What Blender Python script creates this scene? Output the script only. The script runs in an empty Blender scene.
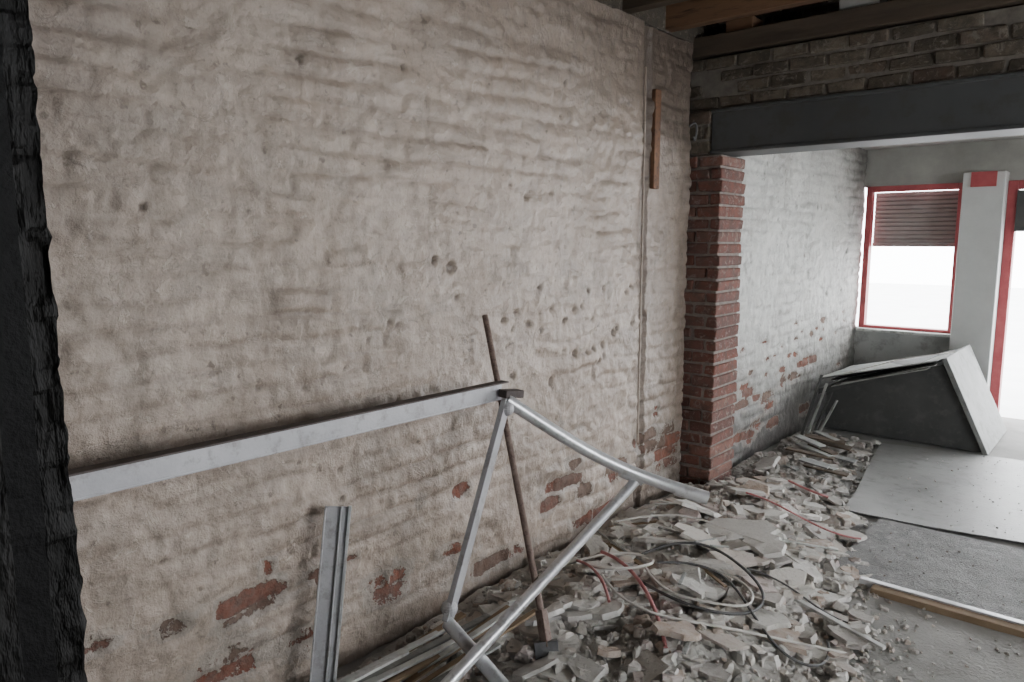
import bpy, bmesh, math, random
import numpy as np
from mathutils import Vector, Matrix, Euler
random.seed(7)
SC=bpy.context.scene
COL=SC.collection

# ---------------------------------------------------------------- noise
def vnoise(u,v,seed):
    R=np.random.default_rng(seed).random((256,256))
    iu=np.floor(u).astype(int); iv=np.floor(v).astype(int)
    fu=u-iu; fv=v-iv
    fu=fu*fu*(3-2*fu); fv=fv*fv*(3-2*fv)
    a=R[iu%256,iv%256]; b=R[(iu+1)%256,iv%256]; c=R[iu%256,(iv+1)%256]; d=R[(iu+1)%256,(iv+1)%256]
    return (a*(1-fu)+b*fu)*(1-fv)+(c*(1-fu)+d*fu)*fv
def fbm(u,v,seed,octv=4):
    s=np.zeros_like(u,dtype=float); amp=.5; tot=0
    for i in range(octv):
        s+=amp*vnoise(u*2**i+17.3*i,v*2**i+5.1*i,seed+i); tot+=amp; amp*=.5
    return s/tot
def sstep(a,b,x):
    t=np.clip((x-a)/(b-a),0,1); return t*t*(3-2*t)

# ---------------------------------------------------------------- materials
class NG:
    def __init__(s,name):
        s.m=bpy.data.materials.new(name); s.m.use_nodes=True
        s.t=s.m.node_tree; s.n=s.t.nodes; s.b=s.n['Principled BSDF']
        s.tc=s.n.new('ShaderNodeTexCoord')
    def L(s,a,b): s.t.links.new(a,b)
    def noise(s,scale,detail=5,rough=.6,vec=None,stretch=None,dist=0):
        n=s.n.new('ShaderNodeTexNoise'); n.inputs['Scale'].default_value=scale
        n.inputs['Detail'].default_value=detail; n.inputs['Roughness'].default_value=rough
        n.inputs['Distortion'].default_value=dist
        src=vec or s.tc.outputs['Object']
        if stretch:
            mp=s.n.new('ShaderNodeMapping'); mp.inputs['Scale'].default_value=stretch
            s.L(src,mp.inputs['Vector']); src=mp.outputs['Vector']
        s.L(src,n.inputs['Vector']); return n.outputs['Fac']
    def ramp(s,fac,stops):
        r=s.n.new('ShaderNodeValToRGB'); e=r.color_ramp.elements
        while len(e)<len(stops): e.new(.5)
        for i,(p,c) in enumerate(stops):
            e[i].position=p
            e[i].color=(c,c,c,1) if isinstance(c,(int,float)) else (*c,1)
        s.L(fac,r.inputs['Fac']); return r.outputs['Color']
    def mix(s,fac,a,b,mode='MIX'):
        m=s.n.new('ShaderNodeMix'); m.data_type='RGBA'; m.blend_type=mode
        for sock,v in ((m.inputs[0],fac),(m.inputs[6],a),(m.inputs[7],b)):
            if hasattr(v,'is_output'): s.L(v,sock)
            elif isinstance(v,(int,float)):
                sock.default_value = v if sock is m.inputs[0] else (v,v,v,1)
            else: sock.default_value=(*v,1)
        return m.outputs[2]
    def math(s,op,a,b=0,clamp=False):
        m=s.n.new('ShaderNodeMath'); m.operation=op; m.use_clamp=clamp
        for i,v in enumerate((a,b)):
            if hasattr(v,'is_output'): s.L(v,m.inputs[i])
            else: m.inputs[i].default_value=v
        return m.outputs[0]
    def attr(s,name):
        a=s.n.new('ShaderNodeAttribute'); a.attribute_name=name; return a
    def bump(s,h,strength,dist=.01):
        b=s.n.new('ShaderNodeBump'); b.inputs['Strength'].default_value=strength; b.inputs['Distance'].default_value=dist
        s.L(h,b.inputs['Height']); s.L(b.outputs['Normal'],s.b.inputs['Normal'])
    def out(s,col,rough=.8,metal=0,spec=.5):
        if hasattr(col,'is_output'): s.L(col,s.b.inputs['Base Color'])
        else: s.b.inputs['Base Color'].default_value=(*col,1)
        if hasattr(rough,'is_output'): s.L(rough,s.b.inputs['Roughness'])
        else: s.b.inputs['Roughness'].default_value=rough
        s.b.inputs['Metallic'].default_value=metal
        s.b.inputs['Specular IOR Level'].default_value=spec
        return s.m
def simple(name,c1,c2,scale=6,rough=.8,metal=0,bump=.3,fine=80,stretch=None,spec=.4,c3=None,bd=.004,dust=None):
    g=NG(name); n=g.noise(scale,6,.65,stretch=stretch)
    col=g.ramp(n,[(.32,c1),(.66,c2)])
    if c3 is not None:
        n2=g.noise(scale*3.7,4,.7,stretch=stretch); col=g.mix(g.ramp(n2,[(.52,0.0),(.66,1.0)]),col,c3)
    if dust is not None:
        col=g.mix(g.ramp(g.noise(2.6,7,.7,dist=.5),[(.40,0.0),(.62,.85)]),col,dust)
    nf=g.noise(fine,4,.6,stretch=stretch); g.bump(nf,bump,bd)
    return g.out(col,rough,metal,spec)

def painted_wall(name,cA,cB,cC,soot_shade,rough=.5):
    g=NG(name)
    ex=g.attr('exposed').outputs['Fac']; br=g.attr('brickrand').outputs['Fac']; st=g.attr('soot').outputs['Fac']
    big=g.noise(1.3,5,.6); mid=g.noise(7,6,.65); fine=g.noise(55,5,.7)
    strk=g.noise(5,6,.65,stretch=(1,.9,2.4),dist=.8)
    col=g.ramp(big,[(.3,cA),(.68,cB)])
    col=g.mix(g.ramp(mid,[(.45,0.0),(.72,.55)]),col,cC)
    col=g.mix(g.ramp(strk,[(.48,0.0),(.70,.6)]),col,tuple(v*.62 for v in cA))
    col=g.mix(g.ramp(fine,[(.54,0.0),(.75,.5)]),col,tuple(v*.55 for v in cA))
    speck=g.noise(24,3,.5); col=g.mix(g.ramp(speck,[(.66,0.0),(.72,.6)]),col,tuple(v*.4 for v in cA))
    drip=g.noise(9,4,.6,stretch=(1,2.2,.35)); col=g.mix(g.ramp(drip,[(.56,0.0),(.74,.5)]),col,tuple(v*.6 for v in cA))
    damp=g.noise(2.1,6,.7,dist=.6); col=g.mix(g.ramp(damp,[(.54,0.0),(.64,.35)]),col,(.22,.195,.17))
    fl=g.noise(9,6,.72,dist=1.2); col=g.mix(g.ramp(fl,[(.60,0.0),(.615,.4)]),col,tuple(min(1,v*1.1) for v in cC))
    sm=g.math('ADD',st,g.math('MULTIPLY',g.math('SUBTRACT',mid,.5),.9))
    col=g.mix(g.math('MULTIPLY',sm,.85,True),col,soot_shade)
    bc=g.ramp(br,[(0,(.16,.062,.042)),(.35,(.23,.083,.052)),(.6,(.16,.075,.057)),(.8,(.12,.08,.06)),(1,(.21,.15,.12))])
    bc=g.mix(g.ramp(g.noise(28,5,.7),[(.40,0.0),(.64,.8)]),bc,(.125,.09,.075))
    m=g.math('ADD',ex,g.math('MULTIPLY',g.math('SUBTRACT',g.noise(38,5,.7),.5),.7))
    m=g.math('ADD',m,g.math('MULTIPLY',g.math('SUBTRACT',g.noise(11,4,.7),.5),.7))
    mask=g.ramp(m,[(.53,0.0),(.57,1.0)])
    halo=g.ramp(m,[(.24,0.0),(.32,1.0)])
    col=g.mix(g.math('MULTIPLY',halo,.55),col,(.27,.245,.22))
    col=g.mix(mask,col,bc)
    rg=g.mix(mask,rough,.9)
    h=g.math('ADD',g.math('MULTIPLY',fine,.55),g.math('MULTIPLY',g.noise(17,4,.6),1.1))
    h=g.math('ADD',h,g.math('MULTIPLY',g.ramp(fl,[(.60,0.0),(.615,1.0)]),.18))
    h=g.math('SUBTRACT',h,g.math('MULTIPLY',mask,.6))
    g.bump(h,.9,.010)
    return g.out(col,rg,0,.45)

M={}
M['wall']=painted_wall('aged_cream_paint_on_brick',(.310,.246,.200),(.425,.352,.298),(.485,.418,.367),(.11,.084,.067),.40)
M['wall2']=painted_wall('grey_white_paint_on_brick',(.38,.385,.36),(.50,.505,.475),(.56,.56,.53),(.10,.095,.09),.6)
def brickmat(name,stops,dirt,amt,smear=None,st=.55):
    g=NG(name); a=g.attr('brickrand').outputs['Fac']
    c=g.ramp(a,stops); c=g.mix(g.ramp(g.noise(14,6,.7),[(.40,0.0),(.66,amt)]),c,dirt)
    if smear: c=g.mix(g.ramp(g.noise(22,6,.75,dist=1),[(st,0.0),(st+.09,.7)]),c,smear)
    g.bump(g.noise(70,5,.7),.8,.008); return g.out(c,.9,0,.3)
M['brick']=brickmat('red_brick',[(0,(.11,.050,.042)),(.4,(.18,.070,.052)),(.75,(.135,.065,.055)),(1,(.22,.11,.085))],(.08,.058,.050),.8,(.25,.205,.18),.54)
M['brick_soot']=brickmat('sooty_brick',[(0,(.07,.058,.044)),(.4,(.125,.103,.078)),(.8,(.165,.137,.105)),(1,(.095,.065,.05))],(.048,.042,.036),.85,(.20,.178,.15),.53)
M['mortar']=simple('mortar',(.14,.115,.105),(.25,.215,.19),20,.95)
M['mortar_soot']=simple('sooty_mortar',(.11,.098,.084),(.18,.16,.14),20,.95)
M['steel']=simple('grey_painted_steel',(.060,.063,.066),(.078,.081,.083),2,.55,0,.1,60,c3=(.062,.062,.060))
M['char']=simple('charred_timber',(.0015,.0015,.0015),(.008,.0075,.007),30,.6,0,1,45,stretch=(1,1,.35),spec=.2,bd=.014)
M['char_metal']=simple('blackened_lining',(.003,.003,.0032),(.007,.0067,.007),5,.6,0,.4,90,spec=.12)
M['timber_dark']=simple('smoke_stained_timber',(.045,.035,.026),(.10,.073,.052),5,.85,0,.5,30,stretch=(.2,2,2))
M['timber_orange']=simple('old_pine_joist',(.11,.06,.035),(.19,.105,.06),5,.8,0,.5,30,stretch=(.2,2,2),c3=(.075,.045,.03))
M['timber_strip']=simple('weathered_brown_strip',(.12,.060,.036),(.20,.105,.060),9,.85,0,.5,30,c3=(.07,.045,.032))
M['floor']=simple('dusty_concrete',(.22,.215,.203),(.38,.372,.355),1.6,.9,0,.8,60,c3=(.30,.292,.275),bd=.01)
M['floor2']=simple('dusty_screed',(.15,.147,.14),(.24,.235,.225),4,.85,0,.6,60,dust=(.22,.216,.208))
M['mat']=simple('worn_rubber_matting',(.085,.085,.083),(.165,.162,.157),9,.7,0,.9,120,c3=(.24,.235,.225),bd=.01,dust=(.20,.197,.19))
M['sheet']=simple('scuffed_vinyl_sheet',(.13,.132,.13),(.23,.232,.228),3.5,.45,0,.35,50,c3=(.11,.109,.106),dust=(.21,.208,.202))
M['ply']=simple('plywood_edge',(.20,.14,.085),(.30,.22,.145),5,.8,0,.4,40)
M['alu']=simple('dusty_aluminium',(.58,.59,.61),(.70,.71,.73),7,.33,.55,.12,90,c3=(.48,.48,.49))
M['alu_dull']=simple('weathered_aluminium_trim',(.36,.36,.38),(.46,.46,.48),5,.5,.25,.2,90,c3=(.30,.29,.29))
M['grime']=simple('grimy_dark_edge',(.05,.04,.037),(.10,.08,.075),12,.7,0,.4)
M['rust']=simple('rusty_pole',(.12,.08,.065),(.22,.16,.135),20,.75,0,.4,90,c3=(.09,.055,.045))
M['iron']=simple('dark_iron',(.07,.07,.075),(.13,.13,.135),20,.6,.2,.4)
M['white']=simple('white_painted_board',(.48,.49,.475),(.62,.63,.61),4,.6,0,.2,50,c3=(.38,.38,.36))
M['grey_board']=simple('grey_plasterboard',(.24,.25,.24),(.34,.35,.335),3,.85,0,.3,50,c3=(.20,.20,.19))
M['sill_wall']=simple('pale_grey_sill_wall',(.34,.35,.345),(.44,.45,.44),2,.85,0,.3,50,c3=(.30,.30,.29))
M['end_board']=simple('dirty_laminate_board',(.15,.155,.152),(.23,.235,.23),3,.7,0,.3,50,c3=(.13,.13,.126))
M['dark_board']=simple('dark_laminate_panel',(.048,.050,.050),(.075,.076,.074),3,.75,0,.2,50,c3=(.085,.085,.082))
M['redframe']=simple('red_painted_frame',(.33,.06,.07),(.43,.10,.105),8,.45,0,.2,60)
M['shutter']=simple('roller_shutter_slats',(.22,.19,.185),(.30,.27,.26),4,.6,.0,.2)
M['ceil']=simple('smoky_plaster_ceiling',(.26,.255,.24),(.38,.375,.35),2,.9,0,.3)
M['whiteplain']=simple('pale_wall_plaster',(.38,.37,.35),(.50,.49,.46),2,.9,0,.3)
M['column']=simple('dusty_white_column',(.44,.45,.445),(.58,.59,.58),1.5,.7,0,.2,50)
M['cable']=simple('dark_grey_cable',(.06,.06,.06),(.12,.12,.12),10,.6)
M['cable_white']=simple('white_cable',(.50,.49,.46),(.64,.62,.58),10,.5)
M['cable_pink']=simple('red_conduit',(.40,.13,.13),(.50,.23,.23),10,.6)
M['pave']=simple('pale_paving',(.6,.6,.6),(.7,.7,.7),2,.9)
g=NG('broken_plaster_rubble'); sc_=g.attr('shardcol').outputs['Color']
c=g.mix(g.ramp(g.noise(18,6,.7),[(.36,0.0),(.66,.6)]),sc_,(.56,.54,.51))
c=g.mix(g.ramp(g.noise(70,4,.7),[(.55,0.0),(.72,.45)]),c,(.22,.20,.18))
g.bump(g.noise(60,5,.7),.9,.010); M['rubble']=g.out(c,.92,0,.25)

# ---------------------------------------------------------------- mesh helpers
def mkobj(name,verts,faces,mats,parent=None,mi=None,smooth=False,attrs=None,fcol=None):
    me=bpy.data.meshes.new(name); me.from_pydata([tuple(v) for v in verts],[],[tuple(f) for f in faces])
    for m in (mats if isinstance(mats,(list,tuple)) else [mats]): me.materials.append(m)
    if mi is not None: me.polygons.foreach_set('material_index',mi)
    if smooth: me.polygons.foreach_set('use_smooth',[True]*len(me.polygons))
    if attrs:
        for k,v in attrs.items():
            a=me.attributes.new(k,'FLOAT','POINT'); a.data.foreach_set('value',np.asarray(v,dtype=np.float32).ravel())
    if fcol is not None:
        a=me.attributes.new('shardcol','FLOAT_COLOR','POINT'); a.data.foreach_set('color',np.asarray(fcol,dtype=np.float32).ravel())
    me.update()
    o=bpy.data.objects.new(name,me); COL.objects.link(o)
    if parent: o.parent=parent
    return o
def empty(name):
    o=bpy.data.objects.new(name,None); COL.objects.link(o); o.empty_display_size=.1; return o
CUBE_F=[(0,3,2,1),(4,5,6,7),(0,1,5,4),(1,2,6,5),(2,3,7,6),(3,0,4,7)]
def box_vf(x0,x1,y0,y1,z0,z1):
    return [(x0,y0,z0),(x1,y0,z0),(x1,y1,z0),(x0,y1,z0),(x0,y0,z1),(x1,y0,z1),(x1,y1,z1),(x0,y1,z1)]
def box(name,x0,x1,y0,y1,z0,z1,mat,parent=None,bev=0):
    o=mkobj(name,box_vf(x0,x1,y0,y1,z0,z1),CUBE_F,mat,parent)
    if bev:
        m=o.modifiers.new('b','BEVEL'); m.width=bev; m.segments=2
    return o
def obox(name,p0,p1,w,t,mat,parent=None,up=(0,0,1),bev=.002):
    """beam from p0 to p1 with width w (sideways) and thickness t (up)"""
    p0=Vector(p0);p1=Vector(p1);d=(p1-p0);l=d.length;d.normalize()
    s=d.cross(Vector(up)).normalized();u=s.cross(d).normalized()
    vs=[]
    for k in (p0,p1):
        for a,b in ((-1,-1),(1,-1),(1,1),(-1,1)): vs.append(k+s*a*w/2+u*b*t/2)
    o=mkobj(name,vs,[(0,1,2,3),(7,6,5,4),(0,4,5,1),(1,5,6,2),(2,6,7,3),(3,7,4,0)],mat,parent)
    if bev:
        m=o.modifiers.new('b','BEVEL'); m.width=bev; m.segments=2
    return o
def tube(name,pts,r,mat,parent=None,res=12,smooth=True,hollow=False):
    cu=bpy.data.curves.new(name,'CURVE'); cu.dimensions='3D'; cu.bevel_depth=r; cu.bevel_resolution=5
    cu.resolution_u=res; cu.use_fill_caps=not hollow
    sp=cu.splines.new('NURBS' if smooth and len(pts)>2 else 'POLY'); sp.points.add(len(pts)-1)
    for i,q in enumerate(pts): sp.points[i].co=(*q,1)
    if sp.type=='NURBS': sp.order_u=min(4,len(pts)); sp.use_endpoint_u=True
    cu.materials.append(mat)
    o=bpy.data.objects.new(name,cu); COL.objects.link(o)
    if parent: o.parent=parent
    return o

# ---------------------------------------------------------------- relief wall
def relief(name,x,y0,y1,z0,z1,step,patches,mat,seed,holes=(),soot_shade_fn=None,amp=1.0,extra=None,recess=None):
    nu=int((y1-y0)/step)+1; nv=int((z1-z0)/step)+1
    u=np.linspace(y0,y1,nu); v=np.linspace(z0,z1,nv); U,V=np.meshgrid(u,v,indexing='ij')
    wu=U+(fbm(U*4,V*4,seed+40)-.5)*.09; wv=V+(fbm(U*3.2,V*3.2,seed+50)-.5)*.060
    CH,BL=.077,.228
    row=np.floor(wv/CH).astype(int); fr=wv/CH-row
    off=(row%2)*.5; cb=wu/BL+off; col=np.floor(cb).astype(int); fc=cb-col
    Rr=np.random.default_rng(seed+3).random((128,128)); br=Rr[row%128,col%128]
    dz=np.minimum(fr,1-fr)*CH; dy=np.minimum(fc,1-fc)*BL
    cour=sstep(0,.020,dz); perp=sstep(0,.020,dy)
    vis=sstep(.38,.68,fbm(U*2.4,V*3.2,seed+9))
    vis2=sstep(.36,.6,fbm(U*3.6+4,V*3.6,seed+19))
    D=(cour*.0048*(.15+.85*vis)+perp*cour*.006*vis2+(br-.5)*.012*(.25+vis)*cour)
    D+=(fbm(U*1.4,V*1.7,seed)-.5)*.030+(fbm(U*7.5,V*8,seed+5)-.5)*.016+(fbm(U*17,V*18,seed+6)-.5)*.015+(fbm(U*34,V*34,seed+7)-.5)*.008
    q=fbm(U*4.2+3,V*6.5+fbm(U*3,V*3,seed+31)*2,seed+32,3)*6; q=q-np.floor(q); D+=(q*(1-sstep(.86,1.0,q)))*.0045*sstep(.45,.65,fbm(U*2.1+8,V*2.6,seed+33))
    fl=fbm(U*3.1,V*3.1,seed+60,5); D-=sstep(.58,.592,fl)*.0042
    fl=fbm(U*5.1+9,V*5.1,seed+61,5); D-=sstep(.64,.652,fl)*.0046
    D*=amp
    E=np.zeros_like(U)
    nj=.62+.38*sstep(.0,.010,dz)*sstep(0,.010,dy)
    for (py,pz,ry,rz,k) in patches:
        r=np.sqrt(((U-py)/ry)**2+((V-pz)/rz)**2)
        cyc=(col+.5-off)*BL; czc=(row+.5)*CH
        rb=np.sqrt(((cyc-py)/(ry+.05))**2+((czc-pz)/(rz+.02))**2)
        E=np.maximum(E,k*np.clip(1.32-.52*r-.40*rb,0,1)*nj)
    D-=sstep(.45,.6,E)*.007
    HS=np.zeros_like(U)
    for (hy,hz,hr,dp) in holes:
        r=np.sqrt((U-hy)**2+((V-hz)*1.0)**2)+ (fbm(U*30,V*30,seed+70)-.5)*.02
        D-=sstep(hr,hr*.75,r)*dp; HS=np.maximum(HS,sstep(hr*1.1,hr*.6,r))
    if extra is not None: D+=extra(U,V)
    S=soot_shade_fn(U,V) if soot_shade_fn else np.zeros_like(U)
    S=S+.30*(1-cour)*vis+.26*(1-perp)*vis2*cour+(br-.5)*.14+HS*.8  # joint dirt, plus the shade inside the holes painted as colour
    co=np.stack([x+D,U,V],-1).reshape(-1,3)
    idx=np.arange(nu*nv).reshape(nu,nv)
    a=idx[:-1,:-1].ravel();b=idx[1:,:-1].ravel();c_=idx[1:,1:].ravel();d=idx[:-1,1:].ravel()
    faces=np.stack([a,b,c_,d],-1)
    me=bpy.data.meshes.new(name)
    me.vertices.add(len(co)); me.vertices.foreach_set('co',co.astype(np.float32).ravel())
    me.loops.add(faces.size); me.loops.foreach_set('vertex_index',faces.ravel().astype(np.int32))
    me.polygons.add(len(faces)); me.polygons.foreach_set('loop_start',(np.arange(len(faces))*4).astype(np.int32))
    me.polygons.foreach_set('use_smooth',np.ones(len(faces),dtype=bool))
    me.update(calc_edges=True); me.validate()
    for k,vv in (('exposed',E),('brickrand',br),('soot',S)):
        at=me.attributes.new(k,'FLOAT','POINT'); at.data.foreach_set('value',vv.astype(np.float32).ravel())
    me.materials.append(mat)
    o=bpy.data.objects.new(name,me); COL.objects.link(o); return o

patches=[(1.14,.385,.13,.05,1),(1.40,.385,.07,.035,1),(1.54,.40,.03,.02,.9),(1.20,.49,.035,.05,.68),(2.11,.51,.050,.035,1),(2.89,.44,.07,.04,1),(2.80,.35,.15,.045,1),
 (2.70,.26,.08,.05,.9),(2.99,.28,.05,.05,1),(.68,.46,.05,.035,1),(1.71,.24,.12,.09,.70),(1.05,.22,.12,.10,.68),(.88,.42,.05,.05,.66),(1.35,.18,.15,.08,.62),
 (1.87,.53,.05,.03,.62),(3.29,.31,.12,.08,.82),(3.66,.38,.10,.09,.9),(3.9,.30,.18,.18,.85),(3.75,.55,.06,.05,.8),(2.80,.62,.02,.12,.66),(3.5,.42,.06,.05,.8),
 (2.39,1.20,.012,.012,.8),(2.1,.25,.12,.05,.66),(3.1,.12,.25,.06,.75),(2.3,.12,.3,.06,.66),(3.52,1.3,.012,.3,.5),
 (1.96,1.47,.014,.02,.62),(2.06,1.44,.03,.03,.6)]
rs=random.Random(3)
for i in range(6): patches.append((rs.uniform(2.65,3.1),rs.uniform(1.0,1.25),.008,.008,.75))
holes=[(2.06,1.44,.030,.02),(1.97,1.475,.016,.02),(2.39,1.20,.014,.02),(2.80,1.17,.014,.02),(2.9,1.0,.014,.02),(3.05,1.15,.012,.02)]
for i in range(26): holes.append((rs.uniform(2.4,3.45),rs.uniform(.85,1.35),rs.uniform(.010,.017),.014))
for i in range(40): holes.append((rs.uniform(.8,3.9),rs.uniform(.5,2.5),rs.uniform(.009,.013),.010))
def soot_shade1(U,V):
    s=.56*sstep(1.7,2.75,V)*(.6+sstep(1.5,4.2,U))
    s+=.36*sstep(3.4,3.6,U)+.25*fbm(U*1.0,V*3,501)
    s+=.35*sstep(.35,.0,V)
    s+=.50*sstep(1.7,.4,U)*sstep(.7,2.2,V)  # painted light falloff: upper left end darkened in the colour
    s+=.40*sstep(3.49,3.51,U)*sstep(3.62,3.60,U)*(.4+.9*fbm(U*8,V*2,503))
    return s-.12
def ex1(U,V):
    return np.where(U>3.5,-.022,0)+np.where((U>3.50)&(U<3.60),-.018,0)*1.0
relief('wall_left',-2.1,-1.6,4.078,0,2.68,.0115,patches,M['wall'],11,holes,soot_shade1,1.0,ex1)
box('wall_left_core',-2.42,-2.19,-1.6,7.35,0,2.68,M['mortar'])
p2=[]
for i in range(30): p2.append((rs.uniform(4.7,7.2),rs.uniform(.40,.95),.06,.025,rs.uniform(.7,.9)))
for i in range(14): p2.append((rs.uniform(4.6,6.4),rs.uniform(.15,.6),.12,.05,rs.uniform(.8,1)))
for i in range(30): p2.append((rs.uniform(5.2,7.2),rs.uniform(1.2,2.2),.012,.012,.7))
def soot2(U,V): return .9*sstep(.75,.1,V)+.40*sstep(1.1,.6,V)*fbm(U*3,V*6,55)+.35*sstep(1.9,2.35,V)+.5*sstep(6.6,7.2,U)*sstep(1.2,2.2,V)+.2*fbm(U*2,V*4,77)
relief('wall_left_rear_room',-2.03,4.43,7.3,0,2.36,.015,p2,M['wall2'],91,[(rs.uniform(4.8,7),rs.uniform(1,2.2),.012,.01) for i in range(20)],soot2,.8)

# ---------------------------------------------------------------- real bricks
def bricks(name,x0,x1,y0,y1,z0,z1,mat,mort,seed,axis='x',jit=.006,missing=0,L=.228):
    r=random.Random(seed); vs=[];fs=[];br=[];mi=[]
    def add(b,rnd,k):
        n=len(vs); vs.extend(b); fs.extend([tuple(i+n for i in f) for f in CUBE_F]); br.extend([rnd]*8); mi.extend([k]*6)
    add(box_vf(x0+.008,x1-.008,y0+.008,y1-.008,z0,z1),.5,1)
    nrow=max(1,round((z1-z0)/.072)); ch=(z1-z0)/nrow
    for i in range(nrow):
        xx=x0-(L/2 if i%2 else 0)
        while xx<x1:
            a=max(x0,xx); b=min(x1,xx+L)
            if b-a>.015 and r.random()>=missing:
                j=lambda: r.uniform(-jit,jit*.3)
                B=[Vector(q) for q in box_vf(a+.007,b-.007,y0+j(),y1-j(),z0+i*ch+.007,z0+(i+1)*ch-.007)]
                B=[q+Vector((r.uniform(-.006,.006),r.uniform(-.006,.006),r.uniform(-.005,.005))) for q in B]
                if a==x0: 
                    e=j(); 
                    for k in (0,3,4,7): B[k].x+=e
                if b==x1:
                    e=abs(j())+.006
                    for k in (1,2,5,6): B[k].x+=e
                add([tuple(q) for q in B],r.random(),0)
            xx+=L
    o=mkobj(name,vs,fs,[mat,mort],mi=mi,attrs={'brickrand':br})
    m=o.modifiers.new('b','BEVEL'); m.width=.008; m.segments=2
    return o
bricks('brick_pier',-2.155,-1.925,4.095,4.42,0,2.045,M['brick'],M['mortar'],5,jit=.011,L=.16)
bricks('wall_above_beam',-2.17,3.5,4.12,4.40,2.305,2.60,M['brick_soot'],M['mortar_soot'],6,jit=.010,missing=.015,L=.20)
bricks('wall_pier_head',-2.16,-2.01,4.09,4.40,2.05,2.30,M['brick_soot'],M['mortar_soot'],8)

def ibeam(name,x0,x1,yc,z0,z1,bw,ft,wt,mat):
    prof=[(-bw/2,z0),(bw/2,z0),(bw/2,z0+ft),(wt/2,z0+ft),(wt/2,z1-ft),(bw/2,z1-ft),(bw/2,z1),(-bw/2,z1),(-bw/2,z1-ft),(-wt/2,z1-ft),(-wt/2,z0+ft),(-bw/2,z0+ft)]
    n=len(prof); vs=[(x0,yc+a,b) for a,b in prof]+[(x1,yc+a,b) for a,b in prof]
    fs=[(i,i+n,(i+1)%n+n,(i+1)%n) for i in range(n)]+[tuple(range(n)),tuple(range(2*n-1,n-1,-1))]
    o=mkobj(name,vs,fs,mat); m=o.modifiers.new('b','BEVEL'); m.width=.004; m.segments=2
    return o
ibeam('steel_beam',-2.0,3.48,4.22,2.05,2.30,.27,.018,.235,M['steel'])

# ---------------------------------------------------------------- roof timbers
tj=empty('ceiling_joists')
box('wall_plate',-2.17,3.5,4.10,4.36,2.61,2.72,M['timber_dark'],tj,.006)
obox('joist_a',(-2.3,3.80,2.80),(3.5,3.80,2.80),.075,.20,M['timber_orange'],tj)
obox('joist_b',(-2.3,3.36,2.80),(3.5,3.36,2.80),.075,.20,M['timber_dark'],tj)
for i,yy in enumerate((2.9,2.45,2.0,1.55,1.1,.65,.2,-.25,-.7,-1.15)):
    obox('joist_%d'%i,(-2.3,yy,2.80),(3.5,yy,2.80),.075,.20,M['timber_dark'],tj)
for i in range(9):
    xx=-1.95+i*.62
    box('packing_block_%d'%i,xx,xx+random.uniform(.12,.24),4.13,4.28,2.72,2.72+random.uniform(.06,.15),[M['timber_orange'],M['ceil'],M['timber_dark']][i%3],tj,.004)
box('ceiling',-2.42,3.7,-1.6,4.62,2.93,3.08,M['timber_dark'])
bricks('wall_beam_upstand',-2.42,3.5,4.42,4.60,2.44,2.93,M['brick_soot'],M['mortar_soot'],14,jit=.01)
box('ceiling_rear_room',-2.2,3.7,4.45,7.5,2.36,2.43,M['ceil'])
box('wall_left_head',-2.42,-2.13,-1.6,4.6,2.69,2.92,M['brick_soot'])

# ---------------------------------------------------------------- floor
def gridfloor(name,x0,x1,y0,y1,z,step,amp,mat,seed):
    nx=int((x1-x0)/step)+1; ny=int((y1-y0)/step)+1
    X,Y=np.meshgrid(np.linspace(x0,x1,nx),np.linspace(y0,y1,ny),indexing='ij')
    Zv=z+(fbm(X*4,Y*4,seed)-.5)*amp+(fbm(X*20,Y*20,seed+4)-.5)*amp*.5
    vs=np.stack([X,Y,Zv],-1).reshape(-1,3); idx=np.arange(nx*ny).reshape(nx,ny)
    fs=np.stack([idx[:-1,:-1].ravel(),idx[1:,:-1].ravel(),idx[1:,1:].ravel(),idx[:-1,1:].ravel()],-1)
    return mkobj(name,vs.tolist(),fs.tolist(),mat,smooth=True)
gridfloor('floor',-2.2,3.6,-1.6,3.43,0,.04,.010,M['floor'],21)
gridfloor('floor_rear_room',-2.2,3.6,3.44,7.6,0,.05,.008,M['floor2'],22)
box('floor_slab',-2.42,3.6,-1.6,7.7,-.12,-.015,M['mortar'])
th=empty('threshold_strip')
box('plywood_lip',-.80,2.6,3.345,3.40,0,.030,M['ply'],th,.003)
box('aluminium_nosing',-.86,2.6,3.395,3.43,.005,.038,M['alu'],th,.004)
gridfloor('rubber_mat',-1.00,2.4,3.46,4.28,.022,.02,.016,M['mat'],33)
sh=empty('vinyl_floor_sheet')
def sheet(n,pts,z,t=.006):
    k=len(pts); vs=[(a,b,z) for a,b in pts]+[(a,b,z+t) for a,b in pts]
    fs=[tuple(range(k))[::-1],tuple(range(k,2*k))]+[(i,(i+1)%k,(i+1)%k+k,i+k) for i in range(k)]
    mkobj(n,vs,fs,M['sheet'],sh)
sheet('sheet_main',[(-1.20,4.30),(-.8,4.33),(-.33,4.42),(-.12,5.4),(-.2,6.05),(-.6,6.1),(-1.42,5.95),(-1.36,5.5),(-1.30,5.1),(-1.24,4.7)],.012)
sheet('sheet_side',[(-.30,4.36),(1.9,4.5),(1.95,6.6),(-.02,6.5),(-.09,5.4)],.018)

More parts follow.
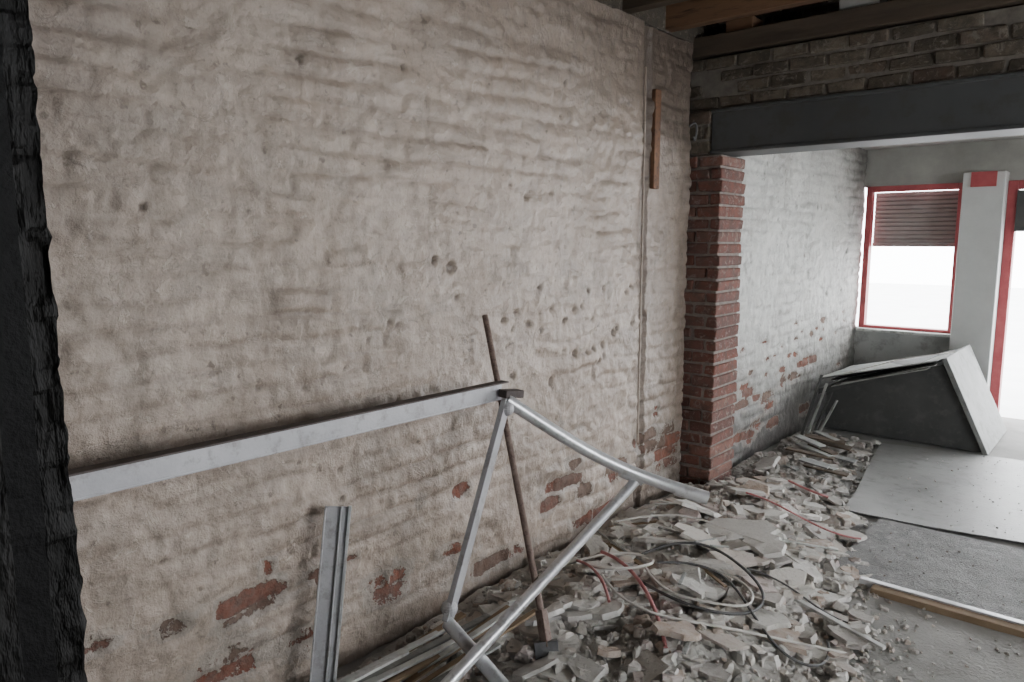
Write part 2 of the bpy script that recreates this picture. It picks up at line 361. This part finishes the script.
# ---------------------------------------------------------------- front wall + charred door frame
box('wall_front',-2.1,-.815,.04,.17,0,2.92,M['char_metal'])
box('wall_front_right',1.1,3.5,.0,.2,0,2.92,M['whiteplain'])
box('wall_front_lintel',-.80,1.1,.0,.2,2.5,2.92,M['char'])
box('wall_back',-2.42,3.7,-1.8,-1.6,0,3.0,M['timber_dark'])  # unseen wall, added to keep sky light out behind the camera
dj=empty('door_frame_charred')
def jag(name,x0,x1,y0,y1,z0,z1,mat,amp,seed,nz=150,parent=dj):
    vs=[];fs=[]
    z_=np.linspace(z0,z1,nz+1)
    e_=amp*(vnoise(z_*9.,z_*0+.5,seed)-.5)*1.2+amp*1.1*(vnoise(z_*45.,z_*0+.5,seed+1)-.5)*2+amp*.6*(vnoise(z_*130.,z_*0+.5,seed+5)-.5)*2
    cr=sstep(.62,.7,vnoise(z_*38.,z_*0+7.5,seed+8))*amp*.9
    for i in range(nz+1):
        z=z_[i]; e=e_[i]; c2=cr[i]
        e2=amp*.7*(vnoise(np.array([z*60.]),np.array([3.5]),seed+2)[0]-.5)*2
        ym=(y0+y1)/2
        for (a,b) in ((x0,y0),(x1+e2-c2,y0),(x1+e2*.5-c2,y0*.7+y1*.3),(x1+e-c2,ym),(x1+e-c2*.5,y0*.25+y1*.75),(x1+e2,y1+e),(x0,y1+e2)): vs.append((a,b,z))
    K=7
    for i in range(nz):
        for k in range(K):
            a=i*K+k;b=i*K+(k+1)%K; fs.append((a,b,b+K,a+K))
    fs.append(tuple(range(K))[::-1]); fs.append(tuple(nz*K+k for k in range(K)))
    return mkobj(name,vs,fs,mat,parent)
jag('outer_stile',-.86,-.80,.13,.222,0,2.5,M['char_metal'],.001,71)
jag('burnt_edge',-.88,-.810,.222,.2520,0,2.5,M['char'],.0030,77,520)
jag('stop_bead',-.82,-.787,.170,.190,0,2.5,M['char'],.001,79)

# ---------------------------------------------------------------- shopfront y=7.3
YW=7.3
def wallseg(n,x0,x1,z0,z1,mat=M['whiteplain'],y0=YW,y1=YW+.2): return box(n,x0,x1,y0,y1,z0,z1,mat)
wallseg('wall_rear_sill',-2.05,-1.2,0,.74,M['sill_wall'])
wallseg('wall_rear_head',-2.05,3.5,2.03,2.4,M['ceil'])
wallseg('wall_rear_mid',.75,1.05,0,2.03)
wallseg('wall_rear_right',1.05,3.5,0,.5)
wallseg('wall_rear_corner',3.3,3.5,.5,2.03)
box('column_rear',-1.22,-.92,7.12,7.5,0,2.10,M['column'],None,.008)
col_red=box('sign_red_panel',-1.16,-.98,7.10,7.118,1.98,2.10,M['redframe'])
w1=empty('window_1')
def frame(pre,x0,x1,z0,z1,y,w,dp,mat,par):
    box(pre+'jamb_l',x0,x0+w,y,y+dp,z0,z1,mat,par,.004); box(pre+'jamb_r',x1-w,x1,y,y+dp,z0,z1,mat,par,.004)
    box(pre+'head',x0+w,x1-w,y,y+dp,z1-w,z1,mat,par,.004); box(pre+'sill',x0+w,x1-w,y,y+dp,z0,z0+w*.5,mat,par,.004)
frame('',-2.0,-1.22,.745,2.03,7.27,.05,.09,M['redframe'],w1)
vs=[];fs=[]
for i in range(12):
    z=1.98-i*.038
    n=len(vs); 
    for (a,b) in ((7.43,z),(7.418,z-.010),(7.418,z-.030),(7.43,z-.038)): vs+= [(-1.96,a,b),(-1.2,a,b)]
    fs+=[(n,n+1,n+3,n+2),(n+2,n+3,n+5,n+4),(n+4,n+5,n+7,n+6)]
mkobj('roller_shutter',vs,fs,M['shutter'],w1)
box('shutter_bottom_rail',-1.96,-1.2,7.40,7.44,1.49,1.525,M['shutter'],w1,.004)
box('window_ledge',-2.0,-1.22,7.20,7.30,.715,.742,M['white'],w1,.004)
d1=empty('door_1')
box('jamb_l',-.92,-.85,7.27,7.38,0,2.03,M['redframe'],d1,.004)
box('jamb_r',.68,.75,7.27,7.38,0,2.03,M['redframe'],d1,.004)
box('head',-.85,.68,7.27,7.38,1.96,2.03,M['redframe'],d1,.004)
box('transom_box',-.85,.68,7.24,7.40,1.62,1.95,M['dark_board'],d1,.004)
w2=empty('window_2'); frame('',1.05,3.3,.5,2.03,7.27,.06,.09,M['redframe'],w2)
box('wall_right_rear',3.5,3.7,3.6,7.5,0,2.92,M['whiteplain'])
box('wall_right_front',3.5,3.7,-1.6,.8,0,2.92,M['whiteplain'])
box('wall_right_sill',3.5,3.7,.8,3.6,0,.9,M['whiteplain'])
box('wall_right_head',3.5,3.7,.8,3.6,2.2,2.92,M['whiteplain'])
box('floor_exterior_pavement',-14,14,7.7,30,-.16,-.06,M['pave'])

# ---------------------------------------------------------------- fallen counter / ceiling panel
fc=empty('collapsed_counter')
def prism(n,prof,y0,y1,mat,par=None,skew=0):
    k=len(prof); vs=[(a,y0,b) for a,b in prof]+[(a+skew,y1,b) for a,b in prof]
    fs=[tuple(range(k)),tuple(range(2*k-1,k-1,-1))]+[(i,i+k,(i+1)%k+k,(i+1)%k) for i in range(k)]
    o=mkobj(n,vs,fs,mat,par or fc); m=o.modifiers.new('b','BEVEL'); m.width=.004; m.segments=2; return o
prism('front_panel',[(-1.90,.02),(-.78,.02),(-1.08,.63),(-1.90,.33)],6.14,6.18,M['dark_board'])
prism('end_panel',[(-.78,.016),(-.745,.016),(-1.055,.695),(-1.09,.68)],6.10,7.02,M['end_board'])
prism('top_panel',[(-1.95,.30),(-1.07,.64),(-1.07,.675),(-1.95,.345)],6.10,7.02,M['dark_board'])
rr=random.Random(12)
for i in range(9):
    z=.360+.013*i; x0=-1.95+rr.uniform(0,.22); x1=-1.10+rr.uniform(-.22,.10)
    y0=6.03+rr.uniform(-.05,.16); sl=.385-.016*i
    prism('loose_board_%d'%i,[(x0,z),(x1,z+(x1-x0)*sl),(x1,z+.008+(x1-x0)*sl),(x0,z+.008)],y0,y0+rr.uniform(.4,.7),[M['white'],M['dark_board'],M['grey_board'],M['ply'],M['dark_board'],M['grey_board'],M['dark_board'],M['grey_board'],M['grey_board']][i],skew=rr.uniform(-.03,.03))
tube('loose_wire',[(-1.9,6.12,.45),(-1.7,6.02,.52),(-1.5,6.07,.60),(-1.3,6.17,.67),(-1.13,6.09,.71),(-1.03,6.27,.72)],.004,M['cable_white'],fc)

# ---------------------------------------------------------------- rubble
EY=[0,2.3,2.8,3.4,4.3,6.0,7]; EX=[-.66,-.68,-.68,-.84,-1.18,-1.46,-1.6]
def edgex(y): return np.interp(y,EY,EX)
def Hh(x,y):
    x=np.asarray(x,float);y=np.asarray(y,float)
    edge=edgex(y)-.02-.15*(fbm(x*0+3.3,y*2.5,301)-.5)
    across=sstep(0,.45,edge-x)
    along=sstep(1.1,2.3,y)*sstep(6.0,5.6,y)
    base=(.03+.050*sstep(0,1,(x+2.1)/.5))*across*along*np.where(y>4.3,.5,1)
    return base+(fbm(x*5,y*5,311)-.35)*.12*across*along-.012*(1-across)-.015*(1-along)
rp=empty('rubble_pile')
nx,ny=130,420
X,Y=np.meshgrid(np.linspace(-2.06,-.55,nx),np.linspace(.7,6.02,ny),indexing='ij')
X=np.where(Y>4.05,np.maximum(X,-1.97),X); X=np.where((Y>4.05)&(Y<4.45),np.maximum(X,-1.90),X)
Zm=Hh(X,Y)+(fbm(X*30,Y*30,321)-.5)*.026; vs=np.stack([X,Y,Zm],-1).reshape(-1,3).tolist(); idx=np.arange(nx*ny).reshape(nx,ny)
fs=np.stack([idx[:-1,:-1].ravel(),idx[1:,:-1].ravel(),idx[1:,1:].ravel(),idx[:-1,1:].ravel()],-1).tolist()
cols=[]
gn=fbm(X*9,Y*9,333).ravel()
for k in range(len(vs)):
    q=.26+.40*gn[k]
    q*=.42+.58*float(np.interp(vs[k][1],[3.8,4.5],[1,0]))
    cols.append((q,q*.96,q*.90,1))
pal=[(.59,.575,.54),(.65,.635,.60),(.55,.52,.48),(.53,.465,.41),(.45,.425,.39),(.71,.695,.665),(.45,.355,.29),(.58,.54,.49),(.50,.49,.47),(.56,.475,.45),(.36,.34,.315),(.67,.655,.62)]
rr=random.Random(99)
def shard(cx,cy,cz,r,t,tilt,az,colr,pts=None,chunk=False):
    n0=len(vs); k=pts or rr.randint(5,10)
    ang=[2*math.pi*(i+rr.uniform(-.4,.4))/k for i in range(k)]
    asp=rr.uniform(.45,1); Rm=Euler((tilt*math.cos(az),tilt*math.sin(az),rr.uniform(0,6.28))).to_matrix()
    top=[];bot=[]; ts=.72 if chunk else .96
    C=Vector((cx,cy,cz))
    for a in ang:
        q=r*rr.uniform(.55,1.2); u,v=q*math.cos(a),q*math.sin(a)*asp
        top.append(Rm@Vector((u*ts+rr.uniform(-.1,.1)*t,v*ts+rr.uniform(-.1,.1)*t,t/2*rr.uniform(.5,1.2)))+C); bot.append(Rm@Vector((u*1.04,v*1.04,-t/2))+C)
    apex=Rm@Vector((0,0,t/2*rr.uniform(.7,1.5 if chunk else 1.2)))+C
    vs.extend([tuple(q) for q in top+bot]+[tuple(apex)]); cols.extend([(*colr,1)]*k+[(*[c*.8 for c in colr],1)]*k+[(*colr,1)])
    for i in range(k): fs.append((n0+i,n0+(i+1)%k,n0+2*k))
    fs.append(tuple(n0+k+i for i in range(k))[::-1])
    for i in range(k): j=(i+1)%k; fs.append((n0+i,n0+k+i,n0+k+j,n0+j))
def pick(dark=1):
    b=rr.choice(pal); m=rr.uniform(.8,1.12)*dark; return tuple(min(.78,v*m) for v in b)
def legal(x,y,r):
    if y+r>4.02 and y-r<4.47 and x-r<-1.88: return False
    return x-r>(-2.05 if y<4.1 else -1.97) and y+r<6.02
for i in range(12500):
    y=rr.uniform(1.0,5.95); x=rr.uniform(-2.03,-.46)
    ed=float(edgex(y))
    if x>ed and rr.random()>math.exp(-(x-ed)/.08)*.8: continue
    if y>4.3 and rr.random()<.60: continue
    u=rr.random(); ch=False
    if u<.76: r=.0035+.013*rr.random(); ch=True
    elif u<.90: r=.018+.030*rr.random(); ch=True
    elif u<.95: r=.02+.03*rr.random()
    else: r=.05+.065*rr.random()
    if x>ed: r=min(r,.02)
    if not legal(x,y,r): continue
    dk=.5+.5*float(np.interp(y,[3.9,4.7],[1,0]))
    h=float(Hh(x,y)); lift=rr.uniform(0,.010) if r<.02 else rr.uniform(.006,.022)
    tl=abs(rr.gauss(0,.5)) if r<.02 else abs(rr.gauss(0,.17))
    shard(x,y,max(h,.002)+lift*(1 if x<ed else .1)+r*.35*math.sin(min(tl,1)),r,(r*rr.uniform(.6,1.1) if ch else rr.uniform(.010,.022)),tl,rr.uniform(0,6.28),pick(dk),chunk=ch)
for (x,y,r,tl,az,cc) in [(-1.70,3.50,.18,.38,1.2,5),(-1.42,3.36,.18,.15,2.5,1),(-1.62,2.95,.14,.25,.4,1),(-1.30,3.02,.12,.2,3,3),(-1.72,2.55,.12,.3,5,0),(-1.30,2.6,.11,.2,2,1),(-1.12,2.9,.11,.15,1,9),(-1.78,4.62,.10,.4,1,8),(-1.60,3.85,.14,.2,4,8),(-1.05,3.25,.10,.12,0,5),(-1.45,2.25,.10,.2,0,0),(-1.15,2.25,.09,.15,2,6),(-1.35,2.9,.10,.2,4.2,5),(-1.9,3.2,.08,.4,1.5,8),(-1.25,3.3,.12,.1,1,11),(-1.85,2.75,.10,.5,.8,1),(-1.5,3.1,.13,.3,2,7),(-.98,2.65,.09,.1,1,0),(-1.6,2.1,.09,.3,3,5)]:
    shard(x,y,float(Hh(x,y))+.045,r,.020,tl,az,pal[cc],12)
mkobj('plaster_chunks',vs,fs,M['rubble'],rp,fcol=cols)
vs=[];fs=[];cols=[]
for i in range(2600):
    x=rr.uniform(-.66,1.2); y=rr.uniform(1.2,3.3)
    if rr.random()>math.exp(-(x+.66)/.4): continue
    r=.0015+.010*rr.random()**4; shard(x,y,r*.5+.002,r,r*.9,rr.uniform(0,.5),rr.uniform(0,6),pick(),5,True)
for i in range(900):
    x=rr.uniform(-1.1,1.2); y=rr.uniform(3.5,6.0)
    r=.002+.007*rr.random()**3; shard(x,y,.028+r*.3,r,r*.9,rr.uniform(0,.5),rr.uniform(0,6),pick(.7),5,True)
mkobj('plaster_grit',vs,fs,M['rubble'],rp,fcol=cols)

# battens / laths
bt=empty('broken_laths')
def lath(a,b,w=.028,t=.012,m='white',par=None):
    par=par or bt
    obox('lath_%03d'%len(par.children),a,b,w,t,M[m],par,bev=.001)
LH=lambda x,y: float(Hh(x,y))
for i in range(20):
    y0=rr.uniform(1.0,1.5); x0=rr.uniform(-1.92,-1.62); y1=y0+rr.uniform(.4,.75); x1=x0+rr.uniform(.02,.10)
    z0=.03+rr.uniform(0,.07); z1=LH(x1,y1)+.05+rr.uniform(0,.04)
    lath((x0,y0,z0),(x1,y1,z1),rr.uniform(.018,.032),.010,rr.choice(['white','white','ply','grey_board','white']))
lath((-1.06,2.98,.07),(-.62,2.86,.03),.022,.012,'white',rp)
lath((-1.72,3.15,.12),(-1.2,3.45,.10),.02,.012,'white',rp); lath((-1.85,2.85,.10),(-1.35,2.65,.10),.025,.01,'ply',rp)
lath((-1.62,3.4,.13),(-1.02,3.62,.05),.022,.01,'white',rp)
for i in range(16):
    x=rr.uniform(-1.9,-1.05); y=rr.uniform(1.9,4.0); a=rr.uniform(0,3.14); l=rr.uniform(.08,.30)
    dx,dy=math.cos(a)*l/2,math.sin(a)*l/2; x=min(max(x,-1.88),-1.1)
    z=LH(x,y)+.04
    lath((x-dx,y-dy,z+rr.uniform(-.01,.04)),(x+dx,y+dy,z),rr.uniform(.008,.018),.007,rr.choice(['white','ply','grey_board']),rp)
for i in range(14):
    x=rr.uniform(-1.75,-1.5); y=rr.uniform(4.7,5.5); a=rr.uniform(-.5,.6); l=rr.uniform(.3,.6)
    obox('plank_%d'%i,(x-.1,y,.06+i*.007),(x-.1+math.cos(a)*l*.6,y+math.sin(a)*l*.6,.04+i*.007),rr.uniform(.05,.10),.012,M[rr.choice(['grey_board','end_board','timber_dark','grey_board'])],rp)
for i in range(4):
    obox('leaning_strip_%d'%i,(-1.9+.02*i,5.6+.08*i,.05),(-1.86+.03*i,5.88+.04*i,.50-.07*i),.02,.01,M['grey_board' if i%2 else 'dark_board'],rp)

cb=empty('tangled_cables')
def cable(pts,r,m): tube('cable_%02d'%len(cb.children),pts,r,M[m],cb,8)
def zc(x,y,e=.05): return (x,y,max(LH(x,y),0)+e*.75)
cable([zc(-1.62,2.78,.10),zc(-1.5,3.0,.13),zc(-1.2,2.95,.10),zc(-1.0,2.75,.06),zc(-1.05,2.5,.06),zc(-1.25,2.42,.07),zc(-1.45,2.5,.08)],.006,'cable')
cable([zc(-1.45,2.62,.09),zc(-1.3,2.85,.14),zc(-1.05,2.62,.10),zc(-.85,2.45,.04),zc(-.72,2.6,.02),zc(-.80,2.78,.03)],.005,'cable')
cable([zc(-1.5,2.6,.07),zc(-1.35,2.45,.10),zc(-1.15,2.5,.09),zc(-1.0,2.65,.08),zc(-1.15,2.85,.1),zc(-1.4,2.8,.1)],.005,'cable_white')
cable([zc(-1.85,2.35,.08),zc(-1.75,2.65,.12),zc(-1.5,2.75,.12),zc(-1.45,2.55,.10),zc(-1.6,2.4,.1),zc(-1.75,2.5,.1)],.006,'cable_white')
cable([zc(-1.9,3.0,.08),zc(-1.7,3.3,.13),zc(-1.4,3.2,.10),zc(-1.15,3.35,.07),zc(-.98,3.2,.05)],.005,'cable_white')
cable([zc(-1.55,2.35,.12),zc(-1.35,2.2,.11),zc(-1.1,2.35,.08),zc(-.9,2.6,.05),zc(-.7,2.75,.03)],.005,'cable_white')
cable([zc(-1.2,2.95,.08),zc(-1.0,3.05,.08),zc(-.9,2.9,.04),zc(-.75,3.0,.02)],.004,'cable')
cable([zc(-1.72,2.6,.12),zc(-1.5,2.55,.13),zc(-1.3,2.35,.10),zc(-1.15,2.15,.06)],.007,'cable_pink')
cable([zc(-1.78,2.5,.12),zc(-1.6,2.42,.12),zc(-1.45,2.25,.10)],.006,'cable_pink')
cable([zc(-1.55,3.75,.10),zc(-1.35,3.8,.10),zc(-1.15,3.7,.07),zc(-.98,3.85,.06)],.005,'cable_pink')
cable([zc(-1.55,4.4,.08),zc(-1.4,4.3,.08),zc(-1.3,4.35,.07)],.007,'cable_pink')

# ---------------------------------------------------------------- metal frame
mf=empty('bent_metal_frame')
P0=(-1.85,2.11,.93); A=(-1.75,1.68,.22)
tube('curved_rail',[P0,(-1.80,2.19,.865),(-1.68,2.40,.69),(-1.52,2.60,.565),(-1.41,2.68,.525),(-1.30,2.75,.488)],.026,M['alu'],mf,16)
tube('rail_socket',[(-1.41,2.678,.522),(-1.30,2.75,.486)],.0285,M['alu'],mf,smooth=False)
obox('flat_leg',P0,A,.05,.022,M['alu_dull'],mf,up=(1,.3,0))
tube('brace_tube',[(-1.54,2.585,.555),(-1.59,1.49,.12)],.021,M['alu'],mf,smooth=False)
tube('foot_tube',[A,(-1.43,1.68,.06)],.024,M['alu'],mf,smooth=False)
tube('collar',[(-1.585,2.535,.600),(-1.52,2.60,.560)],.031,M['alu'],mf,smooth=False)
obox('corner_gusset',(-1.862,2.10,.955),(-1.848,2.19,.945),.05,.03,M['grime'],mf,up=(0,0,1))
for i,q in enumerate([(-1.84,2.10,.90),(-1.76,1.70,.26)]):
    bm=bmesh.new(); bmesh.ops.create_uvsphere(bm,u_segments=16,v_segments=10,radius=.03); me=bpy.data.meshes.new('joint_%d'%i); bm.to_mesh(me); bm.free(); me.materials.append(M['alu_dull'])
    o=bpy.data.objects.new('joint_%d'%i,me); COL.objects.link(o); o.location=q; o.parent=mf
ch=empty('aluminium_channel')
obox('channel_face',(-1.895,.245,.965),(-1.895,2.13,.955),.006,.062,M['alu_dull'],ch,up=(0,0,1),bev=.001)
obox('channel_top_flange',(-1.912,.245,.998),(-1.912,2.17,.988),.045,.006,M['grime'],ch,bev=.001)
obox('channel_bottom_flange',(-1.905,.245,.935),(-1.905,2.13,.925),.03,.005,M['alu_dull'],ch,bev=.001)
ua=empty('aluminium_trim_strip')
N=Vector((.82,-.57,0)); S_=Vector((.57,.82,0)); B0=Vector((-1.955,1.29,.03)); B1=Vector((-1.985,1.405,.665))
obox('face',B0,B1,.082,.005,M['alu_dull'],ua,up=N,bev=.001)
for k,(o_,w_) in enumerate(((-.040,.006),(.012,.005),(.040,.010))):
    off=S_*o_+N*.007
    obox('lip_%d'%k,B0+off,B1+off,w_,.012,M['alu'],ua,up=N,bev=.001)
sp=empty('long_handled_scraper')
tube('handle',[(-2.055,2.21,1.24),(-1.93,2.15,.98),(-1.50,1.925,.14)],.0125,M['rust'],sp,smooth=False)
obox('socket',(-1.545,1.95,.23),(-1.495,1.92,.12),.032,.032,M['rust'],sp,up=(1,0,0))
obox('blade',(-1.50,1.92,.14),(-1.475,1.905,.055),.085,.03,M['iron'],sp,up=(1,-1,0))
box('timber_noggin',-2.118,-2.092,3.615,3.675,1.83,2.36,M['timber_strip'],None,.004)
tube('wall_conduit',[(-2.088,3.50,.42),(-2.088,3.50,1.5),(-2.088,3.495,2.45)],.006,M['wall'])
tube('hanging_cable_hook',[(-2.08,3.98,2.2),(-2.05,4.0,2.24),(-2.05,4.03,2.18),(-2.06,4.01,2.10),(-2.05,3.98,2.14)],.006,M['cable'])

# ---------------------------------------------------------------- lights
W=bpy.data.worlds.new('overcast'); SC.world=W; W.use_nodes=True
bg=W.node_tree.nodes['Background']; bg.inputs[0].default_value=(.95,.975,1,1); bg.inputs[1].default_value=15.0
def area(name,loc,target,sx,sy,power,col=(1,1,1)):
    l=bpy.data.lights.new(name,'AREA'); l.shape='RECTANGLE'; l.size=sx; l.size_y=sy; l.energy=power; l.color=col
    o=bpy.data.objects.new(name,l); COL.objects.link(o); o.location=loc
    o.rotation_euler=(Vector(target)-Vector(loc)).to_track_quat('-Z','Y').to_euler(); return o
area('daylight_shop_window',(2.1,7.2,1.35),(.6,3.0,1.0),2.2,1.4,50,(.96,.98,1))
area('daylight_door',(-.1,7.2,.9),(-.6,4.0,.6),1.3,1.4,30,(.96,.98,1))
area('daylight_side_window',(3.45,2.7,1.4),(-1.5,2.8,-.1),2.0,1.1,18,(1,.985,.965))

# ---------------------------------------------------------------- camera
cam=bpy.data.cameras.new('camera'); co=bpy.data.objects.new('camera',cam); COL.objects.link(co)
cam.sensor_width=36; cam.lens=733*36/1024; cam.clip_start=.02
co.location=(0,0,1.55); co.rotation_euler=(math.radians(90-7.85),0,math.radians(40.8))
SC.camera=co
